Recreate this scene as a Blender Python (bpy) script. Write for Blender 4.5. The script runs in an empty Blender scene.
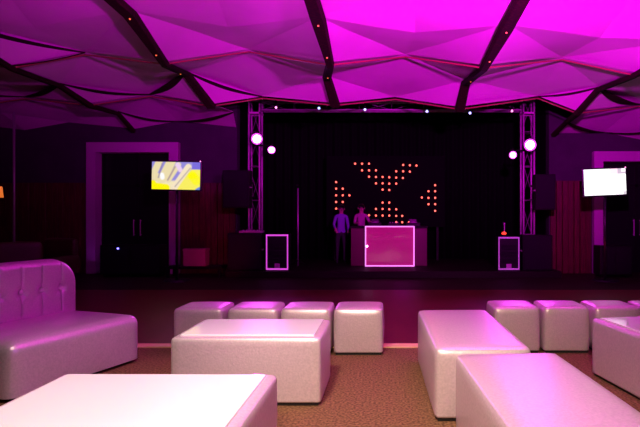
import bpy, bmesh, math, random
from mathutils import Vector, Matrix
random.seed(7)
SC = bpy.context.scene
COL = SC.collection
R = math.radians
F = 528.0; CX = 388.0; HY = 215.0; EYE = 1.41; TH = 0.0
fwd = Vector((-math.sin(TH), math.cos(TH), 0)); rgt = Vector((math.cos(TH), math.sin(TH), 0))

def ray(px, py):
    return fwd + rgt*((px-CX)/F) + Vector((0, 0, (HY-py)/F))
def atY(px, py, Y):
    d = ray(px, py); t = Y/d.y
    return Vector((d.x*t, Y, EYE+d.z*t))
def atZ(px, py, z):
    d = ray(px, py); t = (z-EYE)/d.z
    return Vector((d.x*t, d.y*t, z))
def XY(px, Y): return atY(px, HY, Y).x

# ------------------------------------------------------------------ materials
def mat(name, col, rough=.5, metal=0., emit=None, es=0., noise=None, bump=None, coat=0., spec=.5, trans=0., sheen=0.):
    m = bpy.data.materials.new(name); m.use_nodes = True
    nt = m.node_tree; b = nt.nodes['Principled BSDF']
    b.inputs['Base Color'].default_value = (*col, 1)
    b.inputs['Roughness'].default_value = rough
    b.inputs['Metallic'].default_value = metal
    b.inputs['Coat Weight'].default_value = coat
    b.inputs['Specular IOR Level'].default_value = spec
    b.inputs['Transmission Weight'].default_value = trans
    b.inputs['Sheen Weight'].default_value = sheen
    if emit:
        b.inputs['Emission Color'].default_value = (*emit, 1)
        b.inputs['Emission Strength'].default_value = es
    tc = nt.nodes.new('ShaderNodeTexCoord')
    if noise:
        sc, col2 = noise[:2]; st = noise[2] if len(noise) > 2 else (1, 1, 1)
        mp = nt.nodes.new('ShaderNodeMapping'); mp.inputs['Scale'].default_value = st
        n = nt.nodes.new('ShaderNodeTexNoise'); n.inputs['Scale'].default_value = sc; n.inputs['Detail'].default_value = 6
        r = nt.nodes.new('ShaderNodeValToRGB')
        r.color_ramp.elements[0].position = .35; r.color_ramp.elements[1].position = .65
        r.color_ramp.elements[0].color = (*col, 1); r.color_ramp.elements[1].color = (*col2, 1)
        nt.links.new(tc.outputs['Object'], mp.inputs[0]); nt.links.new(mp.outputs[0], n.inputs['Vector'])
        nt.links.new(n.outputs[0], r.inputs[0]); nt.links.new(r.outputs[0], b.inputs['Base Color'])
    if bump:
        sc, s = bump
        n = nt.nodes.new('ShaderNodeTexNoise'); n.inputs['Scale'].default_value = sc; n.inputs['Detail'].default_value = 4
        bp = nt.nodes.new('ShaderNodeBump'); bp.inputs['Strength'].default_value = s; bp.inputs['Distance'].default_value = .01
        nt.links.new(tc.outputs['Object'], n.inputs['Vector'])
        nt.links.new(n.outputs[0], bp.inputs['Height']); nt.links.new(bp.outputs[0], b.inputs['Normal'])
    return m

M = {}
M['leather'] = mat('pearl_leather', (.62, .50, .53), .36, .38, noise=(70, (.72, .58, .61)), bump=(60, .16), spec=.5)
M['tabletop'] = mat('white_glass_top', (.88, .84, .84), .22, coat=.5)
M['plinth'] = mat('black_plinth', (.01, .01, .01), .6)
M['carpet'] = mat('brown_carpet', (.10, .048, .026), .95, noise=(55, (.29, .145, .07)), bump=(160, 1.0), spec=.1)
M['dance'] = mat('red_parquet', (.075, .008, .010), .42, noise=(14, (.14, .014, .016), (1, 6, 1)), bump=(60, .12), spec=.3)
M['floor_dark'] = mat('dark_floor', (.016, .004, .006), .6, noise=(8, (.024, .007, .009)), spec=.2)
M['goldtrim'] = mat('wood_trim', (.80, .50, .22), .5, noise=(8, (.86, .58, .30)))
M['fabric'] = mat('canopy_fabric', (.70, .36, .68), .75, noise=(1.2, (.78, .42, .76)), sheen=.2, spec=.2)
M['rib'] = mat('dark_rib', (.010, .004, .006), .8, noise=(30, (.030, .008, .008)), spec=.1)
M['copper'] = mat('copper_pipe', (.42, .15, .10), .4, .3)
M['wall'] = mat('purple_plaster', (.04, .028, .05), .85, noise=(3, (.05, .034, .06)), spec=.15)
M['wall_dark'] = mat('dark_plaster', (.015, .010, .015), .9, spec=.1)
M['black'] = mat('black_paint', (.005, .005, .006), .55, spec=.15)
M['curtain'] = mat('black_curtain', (.004, .003, .005), .9, spec=.05)
M['planks'] = mat('red_planks', (.045, .008, .006), .5, noise=(5, (.11, .02, .015), (8, 8, .6)))
M['portal'] = mat('portal_paint', (.46, .36, .46), .55)
M['glassdark'] = mat('dark_door_glass', (.008, .004, .01), .3, spec=.2)
M['alu'] = mat('truss_aluminium', (.62, .58, .64), .45, .2)
M['lat'] = mat('truss_lattice_steel', (.22, .20, .24), .5, .3)
M['spk'] = mat('speaker_grille', (.009, .009, .012), .7, bump=(300, .4), spec=.15)
M['case'] = mat('flight_case_panel', (.010, .010, .013), .45, spec=.2)
M['edge'] = mat('case_light_strip', (.6, .2, .6), .4, emit=(.62, .07, .62), es=1.0)  # aluminium case edges, their magenta lighting put into the emission
M['boothpanel'] = mat('booth_acrylic', (.30, .01, .12), .15, emit=(.42, .004, .17), es=.55, coat=.4)
M['boothedge'] = mat('booth_light_strip', (.7, .3, .7), .4, emit=(.85, .25, .85), es=1.3)
M['boothbody'] = mat('booth_side', (.10, .012, .035), .5)
M['rim'] = mat('par_rim_glow', (.8, .1, .8), .3, emit=(.95, .10, 1), es=1.1)  # halo of the bright lens, put into an emissive colour
M['lens'] = mat('par_lens', (1, .8, 1), .3, emit=(1, .55, 1), es=14)
M['lensblue'] = mat('spot_lens_blue', (.5, .6, 1), .3, emit=(.35, .42, 1), es=2.6)
M['lenspink'] = mat('spot_lens_pink', (1, .4, .7), .3, emit=(1, .25, .6), es=3)
M['led'] = mat('red_led', (1, .3, .2), .3, emit=(1, .13, .08), es=2.6)
M['ledoff'] = mat('dim_led', (.1, .01, .01), .4)
M['orange'] = mat('orange_bulb', (1, .4, .1), .4, emit=(1, .22, .03), es=.7)
M['redlamp'] = mat('red_beacon', (1, .05, .02), .3, emit=(1, .04, .02), es=2.2)
M['bluedot'] = mat('blue_led', (.2, .2, 1), .3, emit=(.15, .12, 1), es=6)
M['bezel'] = mat('tv_bezel', (.012, .012, .016), .3)
M['pinkbox'] = mat('pink_carton', (.34, .12, .18), .6)
M['darkseat'] = mat('dark_red_upholstery', (.05, .01, .01), .5)
M['pole'] = mat('violet_pole', (.55, .4, .6), .35, .5)
M['skin'] = mat('skin', (.55, .34, .28), .5)
M['shirtp'] = mat('violet_shirt', (.22, .20, .55), .8)
M['shirtw'] = mat('pale_shirt', (.42, .25, .36), .8)
M['trousers'] = mat('dark_trousers', (.02, .02, .03), .8)
M['hair'] = mat('black_hair', (.012, .01, .01), .6)
M['stage'] = mat('stage_top', (.010, .004, .006), .6, spec=.15)
M['hole'] = mat('button_cap', (.72, .62, .62), .35)

# ------------------------------------------------------------------ helpers
def tag(o, label=None, cat=None, group=None, kind=None):
    if label: o['label'] = label
    if cat: o['category'] = cat
    if group: o['group'] = group
    if kind: o['kind'] = kind
    return o
def empty(name, loc=(0, 0, 0), rz=0):
    o = bpy.data.objects.new(name, None); COL.objects.link(o)
    o.location = loc; o.rotation_euler = (0, 0, rz); o.empty_display_size = .1
    return o
def obj(name, bm, m, parent=None, smooth=False, loc=None):
    me = bpy.data.meshes.new(name); bmesh.ops.recalc_face_normals(bm, faces=bm.faces); bm.to_mesh(me); bm.free()
    for mm in (m if isinstance(m, (list, tuple)) else [m]): me.materials.append(mm)
    if smooth:
        for p in me.polygons: p.use_smooth = True
    o = bpy.data.objects.new(name, me); COL.objects.link(o)
    if parent: o.parent = parent
    if loc: o.location = loc
    return o
def struct(name, bm, m, **k):
    o = obj(name, bm, m, **k); o['kind'] = 'structure'; return o
def B(): return bmesh.new()
def box(bm, x0, x1, y0, y1, z0, z1, bev=0, seg=2):
    r = bmesh.ops.create_cube(bm, size=1)
    for v in r['verts']:
        v.co = Vector((x0+(v.co.x+.5)*(x1-x0), y0+(v.co.y+.5)*(y1-y0), z0+(v.co.z+.5)*(z1-z0)))
    if bev:
        es = list({e for v in r['verts'] for e in v.link_edges})
        bmesh.ops.bevel(bm, geom=es, offset=bev, segments=seg, profile=.5, affect='EDGES')
    return bm
def cyl(bm, a, b, r, r2=None, n=12, cap=True):
    a = Vector(a); b = Vector(b); d = b-a
    q = d.to_track_quat('Z', 'Y').to_matrix().to_4x4()
    q.translation = (a+b)/2
    bmesh.ops.create_cone(bm, cap_ends=cap, segments=n, radius1=r, radius2=r if r2 is None else r2, depth=d.length, matrix=q)
    return bm
def sph(bm, c, r, u=12, v=8, s=(1, 1, 1)):
    bmesh.ops.create_uvsphere(bm, u_segments=u, v_segments=v, radius=r, matrix=Matrix.Translation(c) @ Matrix.Diagonal((*s, 1)))
    return bm
def copy_tree(o, parent=None):
    c = o.copy(); COL.objects.link(c)
    if parent: c.parent = parent
    for ch in list(o.children): copy_tree(ch, c)
    return c

def softbox(w, d, h, r=.04, bulge=.012, n=10):
    """upholstered block: rounded edges, faces slightly swollen, base at z=0, centred in x,y"""
    bm = B()
    box(bm, -w/2, w/2, -d/2, d/2, 0, h)
    bmesh.ops.subdivide_edges(bm, edges=bm.edges[:], cuts=n, use_grid_fill=True)
    hw, hd, hh = w/2, d/2, h/2
    for v in bm.verts:
        p = v.co - Vector((0, 0, hh))
        # remap the grid so that rows crowd towards the edges (smooth rounding)
        def rm(t, half):
            s = max(-1, min(1, t/half))
            return half*math.copysign(1-(1-abs(s))**1.7, s)
        q = Vector((rm(p.x, hw), rm(p.y, hd), rm(p.z, hh)))
        core = Vector((max(-hw+r, min(hw-r, q.x)), max(-hd+r, min(hd-r, q.y)), min(hh-r, q.z)))
        dlt = q-core
        if dlt.length > 1e-9 and (dlt.length > r or abs(p.x) > hw-1e-5 or abs(p.y) > hd-1e-5 or p.z > hh-1e-5): q = core + dlt.normalized()*r
        fx, fy, fz = 1-(q.x/hw)**2, 1-(q.y/hd)**2, 1-(q.z/hh)**2
        b = Vector((0, 0, 0))
        if abs(p.x) > hw-1e-5: b.x += math.copysign(bulge*max(0, fy*fz), p.x)
        if abs(p.y) > hd-1e-5: b.y += math.copysign(bulge*max(0, fx*fz), p.y)
        if p.z > hh-1e-5: b.z += bulge*1.2*max(0, fx*fy)
        v.co = q + b + Vector((0, 0, hh))
    return bm

# ------------------------------------------------------------------ shell
ZB = 12.8     # plane of the wall beside the stage
def slab(name, x0, x1, y0, y1, z0, z1, m):
    return struct(name, box(B(), x0, x1, y0, y1, z0, z1), m)
XL, XR, YN = -11.2, 7.6, -4.0
slab('floor', XL, XR, YN, 5.60, -.12, 0, M['carpet'])
slab('floor_dance', XL, XR, 5.75, 9.95, -.12, .0, M['dance'])
slab('trim_1', XL, XR, 5.60, 5.75, -.12, .012, M['goldtrim'])
slab('floor_stage_front', XL, XR, 9.95, 15.6, -.12, .0, M['floor_dark'])
slab('wall_left', XL-.15, XL, YN, 13.1, -.12, 5.6, M['wall_dark'])
slab('wall_right', XR, XR+.15, YN, 13.1, -.12, 5.6, M['wall_dark'])
slab('wall_rear', XL-.15, XR+.15, YN-.15, YN, -.12, 5.6, M['wall_dark'])
SL, SRr = XY(237, ZB), XY(549, ZB)         # stage opening
# portal openings
pL0, pL1 = XY(86, ZB-.14), XY(178, ZB-.14); zP = atY(130, 143, ZB).z
pR0, pR1 = XY(592, ZB), XY(592, ZB)+2.3; zPR = atY(600, 152, ZB).z
T = .25
def front_wall(name, x0, x1, a, b, zt):
    bm = B()
    box(bm, x0, a, ZB, ZB+T, -.12, 5.6); box(bm, b, x1, ZB, ZB+T, -.12, 5.6); box(bm, a, b, ZB, ZB+T, zt, 5.6)
    return struct(name, bm, M['wall'])
front_wall('wall_front_left', XL, SL, pL0+.1, pL1-.1, zP-.1)
front_wall('wall_front_right', SRr, XR, pR0+.1, pR1-.1, zPR-.1)
slab('wall_stage_left', SL-.12, SL, ZB+T, 15.6, -.12, 5.6, M['black'])
slab('wall_stage_right', SRr, SRr+.12, ZB+T, 15.6, -.12, 5.6, M['black'])
slab('wall_stage_rear', SL-.12, SRr+.12, 15.6, 15.7, -.12, 5.6, M['black'])
slab('ceiling_stage', SL-.2, SRr+.2, 11.25, 15.7, 5.5, 5.6, M['black'])

def portal(n, x0, x1, zt):
    bm = B(); w = .22
    box(bm, x0, x0+w, ZB-.14, ZB+T, 0, zt-.24); box(bm, x1-w, x1, ZB-.14, ZB+T, 0, zt-.24)
    box(bm, x0, x1, ZB-.14, ZB+T, zt-.24, zt)
    d = struct('door_%d' % n, bm, M['portal'])
    bm = B(); box(bm, x0+w, x1-w, ZB+T-.06, ZB+T-.02, 0, zt-.24)
    obj('door_glass', bm, M['glassdark'], d)
    bm = B(); xm = (x0+x1)/2
    for x in (x0+w+.03, xm, x1-w-.03): box(bm, x-.03, x+.03, ZB+T-.10, ZB+T-.06, 0, zt-.24)
    box(bm, x0+w, x1-w, ZB+T-.10, ZB+T-.06, 2.1, 2.16)
    obj('door_stile', bm, M['black'], d)
    for s in (-1, 1):
        bm = B(); cyl(bm, (xm+s*.08, ZB+T-.14, .9), (xm+s*.08, ZB+T-.14, 1.3), .012)
        for z in (.93, 1.27): cyl(bm, (xm+s*.08, ZB+T-.14, z), (xm+s*.08, ZB+T-.09, z), .01)
        obj('door_handle', bm, M['alu'], d)
portal(1, pL0, pL1, zP); portal(2, pR0, pR1, zPR)

# plank cladding on the wall, lower part
def planks(name, x0, x1, zt):
    bm = B(); n = max(1, round((x1-x0)/.14)); w = (x1-x0)/n
    for i in range(n):
        box(bm, x0+i*w+.006, x0+(i+1)*w-.006, ZB-.05-.012*(i % 3), ZB, 0, zt, .006, 1)
    return struct(name, bm, M['planks'])
zW = atY(200, 183, ZB).z
planks('trim_2', XL+.02, pL0-.03, zW); planks('trim_3', pL1+.03, SL-.02, zW)
planks('trim_4', SRr+.02, pR0-.03, zW+.05); planks('trim_5', pR1+.03, XR-.02, zW)

# ------------------------------------------------------------------ ceiling canopy
YA, YBr, YC, YD, YE, YF = 7.1, 8.5, 10.3, 10.95, 12.0, 12.78
YM = 7.9; YBp = 9.35; YDp = 11.22
def Pr(p, Y): return atY(p[0], p[1], Y)
bays = [  # A0, A1, M, Bp, B0, B1, C0, C1, Dp, D0, D1
 dict(B0=(12, 65), Bp=(85, 52), A1=(129, 10), M=(34, 27), C0=(60, 83), D0=(90, 103), Dp=(150, 94)),
 dict(B0=(165, 61), Bp=(248, 49), A1=(318, 17), M=(228, 27), C0=(186, 71), D0=(211, 104), Dp=(262, 96)),
 dict(B0=(330, 62), Bp=(405, 54), A1=(507, 24), M=(415, 33), C0=(327, 76), D0=(335, 103), Dp=(395, 97)),
 dict(B0=(484, 65), Bp=(562, 57), A1=(690, 40), M=(600, 38), C0=(466, 80), D0=(460, 107), Dp=(538, 96)),
]
last = dict(B0=(634, 72), C0=(598, 87), D0=(577, 111))
K = {}
for i, b in enumerate(bays):
    K[('B', i)] = Pr(b['B0'], YBr); K[('Bp', i)] = Pr(b['Bp'], YBp); K[('A', i+1)] = Pr(b['A1'], YA)
    K[('M', i)] = Pr(b['M'], YM); K[('C', i)] = Pr(b['C0'], YC); K[('D', i)] = Pr(b['D0'], YD); K[('Dp', i)] = Pr(b['Dp'], YDp)
K[('B', 4)] = Pr(last['B0'], YBr); K[('C', 4)] = Pr(last['C0'], YC); K[('D', 4)] = Pr(last['D0'], YD)
K[('A', 0)] = K[('A', 1)]+Vector((-2.7, 0, -.05))
# outer bays by repetition
def rep(src, dst, dx, dz=0):
    for k in list(K):
        if k[1] == src and (k[0], dst) not in K: K[(k[0], dst)] = K[k]+Vector((dx, 0, dz))
for k in ('A', 'B', 'C', 'D'): K[(k, -1)] = K[(k, 0)]+Vector((-2.65, 0, -.05))
for k in ('Bp', 'M', 'Dp'): K[(k, -1)] = K[(k, 0)]+Vector((-2.65, 0, -.05))
for k in ('A', 'B', 'C', 'D'): K[(k, -2)] = K[(k, -1)]+Vector((-2.65, 0, 0))
for k in ('Bp', 'M', 'Dp'): K[(k, -2)] = K[(k, -1)]+Vector((-2.65, 0, 0))
for k in ('A', 'B', 'C', 'D'): K[(k, 5)] = K[(k, 4)]+Vector((2.5, 0, -.05))
for k in ('Bp', 'M', 'Dp'): K[(k, 4)] = K[(k, 3)]+Vector((2.5, 0, -.05))
K[('Dp', 4)] = Pr((640, 104), YDp)
S_RANGE = range(-2, 5)
for s in range(-2, 6):   # towards the viewer
    a = K[('A', s)]; 
    K[('Bn', s)] = Vector((a.x, 5.7, a.z+.08)); K[('An', s)] = Vector((a.x, 4.2, a.z+.25))
    K[('Bm', s)] = Vector((a.x, 2.7, a.z+.20)); K[('Am', s)] = Vector((a.x, 1.2, a.z+.35)); K[('Z', s)] = Vector((a.x, YN, a.z+.25))
for s in S_RANGE:
    mx = (K[('A', s)].x+K[('A', s+1)].x)/2
    K[('Bnp', s)] = Pr({0: (0, -14), 1: (213, -13), 2: (415, -16), 3: (642, -15)}[s], 6.6) if s in (0, 1, 2, 3) else Vector((mx, 6.6, 4.3)); K[('Bmp', s)] = Vector((mx, 2.7, 4.6)); K[('Mn', s)] = Vector((mx, 4.2, 4.5)); K[('Mm', s)] = Vector((mx, 1.2, 4.6))
# beyond the second pipe, side bays only
K[('E', 0)] = Pr((118, 111), YE); K[('F', 0)] = Pr((134, 129), YF); K[('Fp', 0)] = Pr((178, 121), YF)
K[('E', 1)] = Pr((233, 112), YE); K[('F', 1)] = Pr((236, 127), YF)
K[('E', -1)] = K[('E', 0)]+Vector((-2.65, 0, -.03)); K[('F', -1)] = K[('F', 0)]+Vector((-2.65, 0, -.03)); K[('Fp', -1)] = K[('Fp', 0)]+Vector((-2.65, 0, -.03))
K[('E', -2)] = K[('E', -1)]+Vector((-2.65, 0, 0)); K[('F', -2)] = K[('F', -1)]+Vector((-2.65, 0, 0)); K[('Fp', -2)] = K[('Fp', -1)]+Vector((-2.65, 0, 0))
K[('E', 4)] = Pr((565, 121), YE); K[('F', 4)] = Pr((553, 133), YF); K[('Fp', 4)] = Pr((604, 132), YF)
K[('E', 5)] = Pr((668, 128), YE); K[('F', 5)] = Pr((650, 142), YF)
bm = B(); V = {}
def gv(k):
    if k not in V: V[k] = bm.verts.new(K[k])
    return V[k]
def tri(*ks): bm.faces.new([gv(k) for k in ks])
for s in S_RANGE:
    t = s+1
    A0, A1, Bp, B0, B1, C0, C1, Dp, D0, D1, Mk = ('A', s), ('A', t), ('Bp', s), ('B', s), ('B', t), ('C', s), ('C', t), ('Dp', s), ('D', s), ('D', t), ('M', s)
    tri(A0, Mk, Bp); tri(A1, Mk, Bp); tri(A0, B0, Bp); tri(A1, B1, Bp)
    tri(B0, C0, Bp); tri(B1, C1, Bp); tri(C0, Bp, Dp); tri(C1, Bp, Dp); tri(C0, D0, Dp); tri(C1, D1, Dp)
    for (a, m1, bn, bp_, a2, m2) in ((('A'), 'M', 'Bn', 'Bnp', 'An', 'Mn'), ('An', 'Mn', 'Bm', 'Bmp', 'Am', 'Mm')):
        tri((a, s), (m1, s), (bp_, s)); tri((a, t), (m1, s), (bp_, s)); tri((a, s), (bn, s), (bp_, s)); tri((a, t), (bn, t), (bp_, s))
        tri((bn, s), (a2, s), (bp_, s)); tri((bn, t), (a2, t), (bp_, s)); tri((a2, s), (m2, s), (bp_, s)); tri((a2, t), (m2, s), (bp_, s))
    tri(('Am', s), ('Mm', s), ('Z', s)); tri(('Mm', s), ('Am', t), ('Z', t)); tri(('Mm', s), ('Z', s), ('Z', t))
    if s in (-2, -1, 0, 4):
        E0, E1, F0, F1, Fp = ('E', s), ('E', t), ('F', s), ('F', t), ('Fp', s)
        tri(D0, E0, Dp); tri(D1, E1, Dp); tri(E0, Dp, Fp); tri(E1, Dp, Fp); tri(E0, F0, Fp); tri(E1, F1, Fp)
canopy = struct('ceiling', bm, M['fabric'])
# tensioned cloth: faint sag and a little thickness
md = canopy.modifiers.new('sub', 'SUBSURF'); md.subdivision_type = 'SIMPLE'; md.levels = 3; md.render_levels = 3
tx = bpy.data.textures.new('sag', 'CLOUDS'); tx.noise_scale = 1.3
dm = canopy.modifiers.new('sag', 'DISPLACE'); dm.texture = tx; dm.strength = .035; dm.mid_level = .5; dm.texture_coords = 'GLOBAL'; dm.direction = 'Z'
sm = canopy.modifiers.new('thick', 'SOLIDIFY'); sm.thickness = .01; sm.offset = 1
# black roof above the cloth so nothing leaks
slab('ceiling_roof', XL, XR, YN, 11.25, 5.5, 5.6, M['wall_dark'])
slab('ceiling_roof_side', XL, SL-.2, 11.25, 13.05, 5.5, 5.6, M['wall_dark'])
slab('ceiling_roof_wing', SRr+.2, XR, 11.25, 13.05, 5.5, 5.6, M['wall_dark'])

# dark lens shaped gaps where the cloth pieces meet
def gap(a, b, w):
    a, b = K[a], K[b]; n = 10; bm = B(); pr = None; d = (b-a).normalized(); sd = d.cross(Vector((0, 0, 1))).normalized()
    for i in range(n+1):
        t = i/n; c = a.lerp(b, t)+Vector((0, 0, -.02-.10*math.sin(math.pi*t)*min(1, w*9))); ww = .015+w*math.sin(math.pi*t)
        v = [bm.verts.new(c+sd*ww*q+Vector((0, 0, hz))) for q, hz in ((-1, 0), (1, 0), (1, .02), (-1, .02))]
        if pr:
            for j in range(4): bm.faces.new((pr[j], v[j], v[(j+1) % 4], pr[(j+1) % 4]))
        else: bm.faces.new(v)
        pr = v
    bm.faces.new(pr[::-1]); return obj('cloth_gap', bm, M['rib'], canopy)
for a_, b_, w_ in ((('C', 0), ('Dp', 0), .08), (('Dp', 0), ('C', 1), .08), (('C', 1), ('Dp', 1), .08), (('Dp', 3), ('C', 4), .05), (('C', 4), ('Dp', 4), .10),
                   (('E', 0), ('Fp', 0), .08), (('Fp', 0), ('E', 1), .08), (('E', 4), ('Fp', 4), .08), (('Fp', 4), ('E', 5), .08), (('C', -1), ('Dp', -1), .06), (('Dp', -1), ('C', 0), .06),
                   (('A', 0), ('Bp', 0), .07), (('B', 0), ('Bp', 0), .04)):
    gap(a_, b_, w_)

# beams (ribs) following the strips
riblab = {0: 'dark ceiling beam over the far left corner, nearest the tall door frame',
          1: 'dark ceiling beam slanting above the left television',
          2: 'dark central ceiling beam running towards the dj booth',
          3: 'dark ceiling beam right of centre, ending above the middle right of the truss',
          4: 'dark ceiling beam at the far right above the right television'}
def ribbon(bm, pts, w, h, drop=.03):
    prev = None
    for i, p in enumerate(pts):
        ww = w*(1+.25*math.sin(i*2.1))
        vs = [bm.verts.new(p+Vector((sx*ww/2, 0, -drop-hz))) for sx, hz in ((-1, 0), (1, 0), (.7, h), (-.7, h))]
        if prev:
            for j in range(4): bm.faces.new((prev[j], prev[(j+1) % 4], vs[(j+1) % 4], vs[j]))
        else: bm.faces.new(vs)
        prev = vs
    bm.faces.new(prev[::-1])
for s in range(0, 5):
    keys = ['Am', 'Bm', 'An', 'Bn', 'A', 'B', 'C', 'D'] + (['E', 'F'] if s in (0, 4) else [])
    pts = [K[(k, s)] for k in keys]
    if s in (0, 4): pts[-1] = pts[-1]+Vector((0, -.03, 0))
    w = .18 if s in (1, 2, 3) else .12
    e = empty('ceiling_beam', (pts[4].x, pts[4].y, pts[4].z)); tag(e, riblab[s], 'beam', 'beams under the fabric ceiling')
    o = e.location
    bm = B(); ribbon(bm, [p-o for p in pts], w, .07); obj('beam_strip', bm, M['rib'], e)
    if s in (1, 2, 3):
        a, b, c, d = K[('A', s)], K[('B', s)], K[('C', s)], K[('D', s)]
        for p in (a.lerp(b, .02), a.lerp(b, .72), c.lerp(b, .3)):
            bm = B(); sph(bm, p-o+Vector((0, 0, -.105)), .013); obj('bulb', bm, M['orange'], e, True)
# copper pipes across
for nm, row, lab in (('B', YBr, 'thin copper pipe zigzagging across the fabric ceiling, the nearer one'), ('D', YD, 'thin copper pipe zigzagging along the far edge of the fabric ceiling')):
    bm = B()
    pts = []
    for s in range(-2, 5): pts += [K[(nm, s)], K[(nm+'p', s)]]
    pts.append(K[(nm, 5)])
    pts = [p+Vector((0, 0, -.05)) for p in pts]
    for a, b in zip(pts, pts[1:]): cyl(bm, a, b, .014, n=8)
    tag(obj('ceiling_pipe', bm, M['copper']), lab, 'pipe')

# ------------------------------------------------------------------ furniture
def footprint_place(o, c, rz): o.location = (c[0], c[1], 0); o.rotation_euler = (0, 0, rz)
def ottoman(name, w, d, h, label, cat, group=None, r=.04):
    e = empty(name); tag(e, label, cat, group)
    bm = softbox(w, d, h-.028, r); 
    for v in bm.verts: v.co.z += .028
    obj('upholstery', bm, M['leather'], e, True)
    bm = B(); box(bm, -w/2+.02, w/2-.02, -d/2+.02, d/2-.02, 0, .05); obj('plinth', bm, M['plinth'], e)
    return e
def table(w, d, h, label, ins=.055):
    e = empty('lounge_table'); tag(e, label, 'table', 'leather covered lounge tables')
    bm = softbox(w, d, h-.028, .03, .008, 12)
    for v in bm.verts: v.co.z += .028
    obj('upholstery', bm, M['leather'], e, True)
    bm = B(); box(bm, -w/2+ins, w/2-ins, -d/2+ins, d/2-ins, h-.01, h+.012, .004); obj('table_top', bm, M['tabletop'], e)
    bm = B(); box(bm, -w/2+.02, w/2-.02, -d/2+.02, d/2-.02, 0, .05); obj('plinth', bm, M['plinth'], e)
    return e
def from_corner(corner, ang, w, d, sx, sy):
    """corner point, box turned by ang; the centre lies sx*w/2, sy*d/2 from it in box axes"""
    c = Vector((sx*w/2, sy*d/2, 0)); c.rotate(Matrix.Rotation(ang, 3, 'Z'))
    return corner + c

# small cube stools, two rows
w = .52
stool = ottoman('cube_stool', w, .46, .468, '', 'stool', 'white leather cube stools in two rows')
leftpx = [(172, 222.5), (226.5, 277.5), (280, 330.5), (333, 383.5)]
rightpx = [(494, 541), (544, 591), (595, 642), (646, 692)]
lab = ['white cube stool, leftmost of the left row, behind the long table with white top',
       'second cube stool from left in the left row, behind the white topped table',
       'third cube stool from left in the left row, partly behind the white topped table',
       'white cube stool, rightmost of the left row, standing clear beside the carpet edge',
       'white cube stool, leftmost of the right row, just behind the long bench',
       'second cube stool from left in the right row, standing clear of the benches',
       'third cube stool from left in the right row, mostly behind the rightmost table',
       'cube stool cut by the right edge of the picture, behind the rightmost table']
k = 0
for px, yb in [(p, 355.6) for p in leftpx]+[(p, 353.4) for p in rightpx]:
    a = atZ(px[0], yb, 0); b = atZ(px[1], yb, 0)
    ang = math.atan2(b.y-a.y, b.x-a.x); mid = (a+b)/2
    nrm = Vector((-math.sin(ang), math.cos(ang), 0)); c = mid+nrm*.235
    o = stool if k == 0 else copy_tree(stool)
    footprint_place(o, c, ang+R((-.3, .4, -.2, .2, .3, -.3, .2, 0)[k])); o['label'] = lab[k]
    wi = (b-a).length-.010; o.scale = (min(1, wi/w), 1, 1)
    k += 1

# middle table with the white top
a = atZ(170.5, 406.5, 0); b = atZ(318.5, 406.5, 0); ang = math.atan2(b.y-a.y, b.x-a.x); W1 = (b-a).length+.02
t1 = table(W1, .70, .505, 'white leather table with pale pink lit top in front of the left stools')
footprint_place(t1, from_corner(a+Vector((-.005, 0, 0)), ang, W1, .70, 1, 1), ang)
# near left table
a = atZ(64, 373, .5); b = atZ(278, 373.5, .5); ang = math.atan2(b.y-a.y, b.x-a.x); W2 = (b-a).length
t2 = table(W2, 1.2, .5, 'nearest lounge table with large bright white top, cut by the bottom edge')
footprint_place(t2, from_corner(b, ang, W2, 1.2, -1, -1), ang)
# right hand table
a = atZ(591, 318, .5); ang = R(9)
t3 = table(1.15, .95, .5, 'leather table at the right edge of the picture, in front of the right stools')
footprint_place(t3, from_corner(a, ang, 1.15, .95, 1, -1), ang)
# long benches
a = atZ(438, 422.3, 0); b = atZ(419.5, 309.5, .5); c = atZ(529, 345, .5); d = b-Vector((a.x, a.y, .5))
ang = math.atan2(d.y, d.x)-R(90); L = Vector((d.x, d.y)).length
w4 = .665
o4 = ottoman('long_bench', w4, L, .5, 'long white leather bench in the middle, left of the nearest right bench', 'bench', 'long leather benches')
footprint_place(o4, from_corner(a+Vector((-.018, 0, 0)), ang, w4, L, 1, 1), ang)
a = atZ(455, 353, .5); b = atZ(560, 354, .5); e2 = atZ(508, 427, .5)
ang = math.atan2((a-e2).y, (a-e2).x)-R(90)
o5 = ottoman('long_bench', .68, 1.5, .5, 'nearest long leather bench, lower right, running out of the bottom edge', 'bench', 'long leather benches')
footprint_place(o5, from_corner(a, ang, .68, 1.5, 1, -1), ang)

# sofa ------------------------------------------------
c2 = atZ(137, 362, 0); c1 = atZ(9, 405, 0)
ud = (c2-c1); SLn = 1.27; ang = math.atan2(ud.y, ud.x)   # local x runs along the length, away from viewer; local -y faces right
sofa = empty('tufted_sofa', (c1.x, c1.y, 0), ang); tag(sofa, 'tufted purple lit leather sofa with rounded backrest at the left edge', 'sofa')
SD = .81
bm = softbox(SLn, SD+.1, .42, .085, .012, 16)
for v in bm.verts: v.co += Vector((SLn/2, (SD+.1)/2, .03))
obj('seat', bm, M['leather'], sofa, True)
bm = B(); box(bm, .06, SLn-.06, .06, SD+.2, 0, .05); obj('plinth', bm, M['plinth'], sofa)
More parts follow.
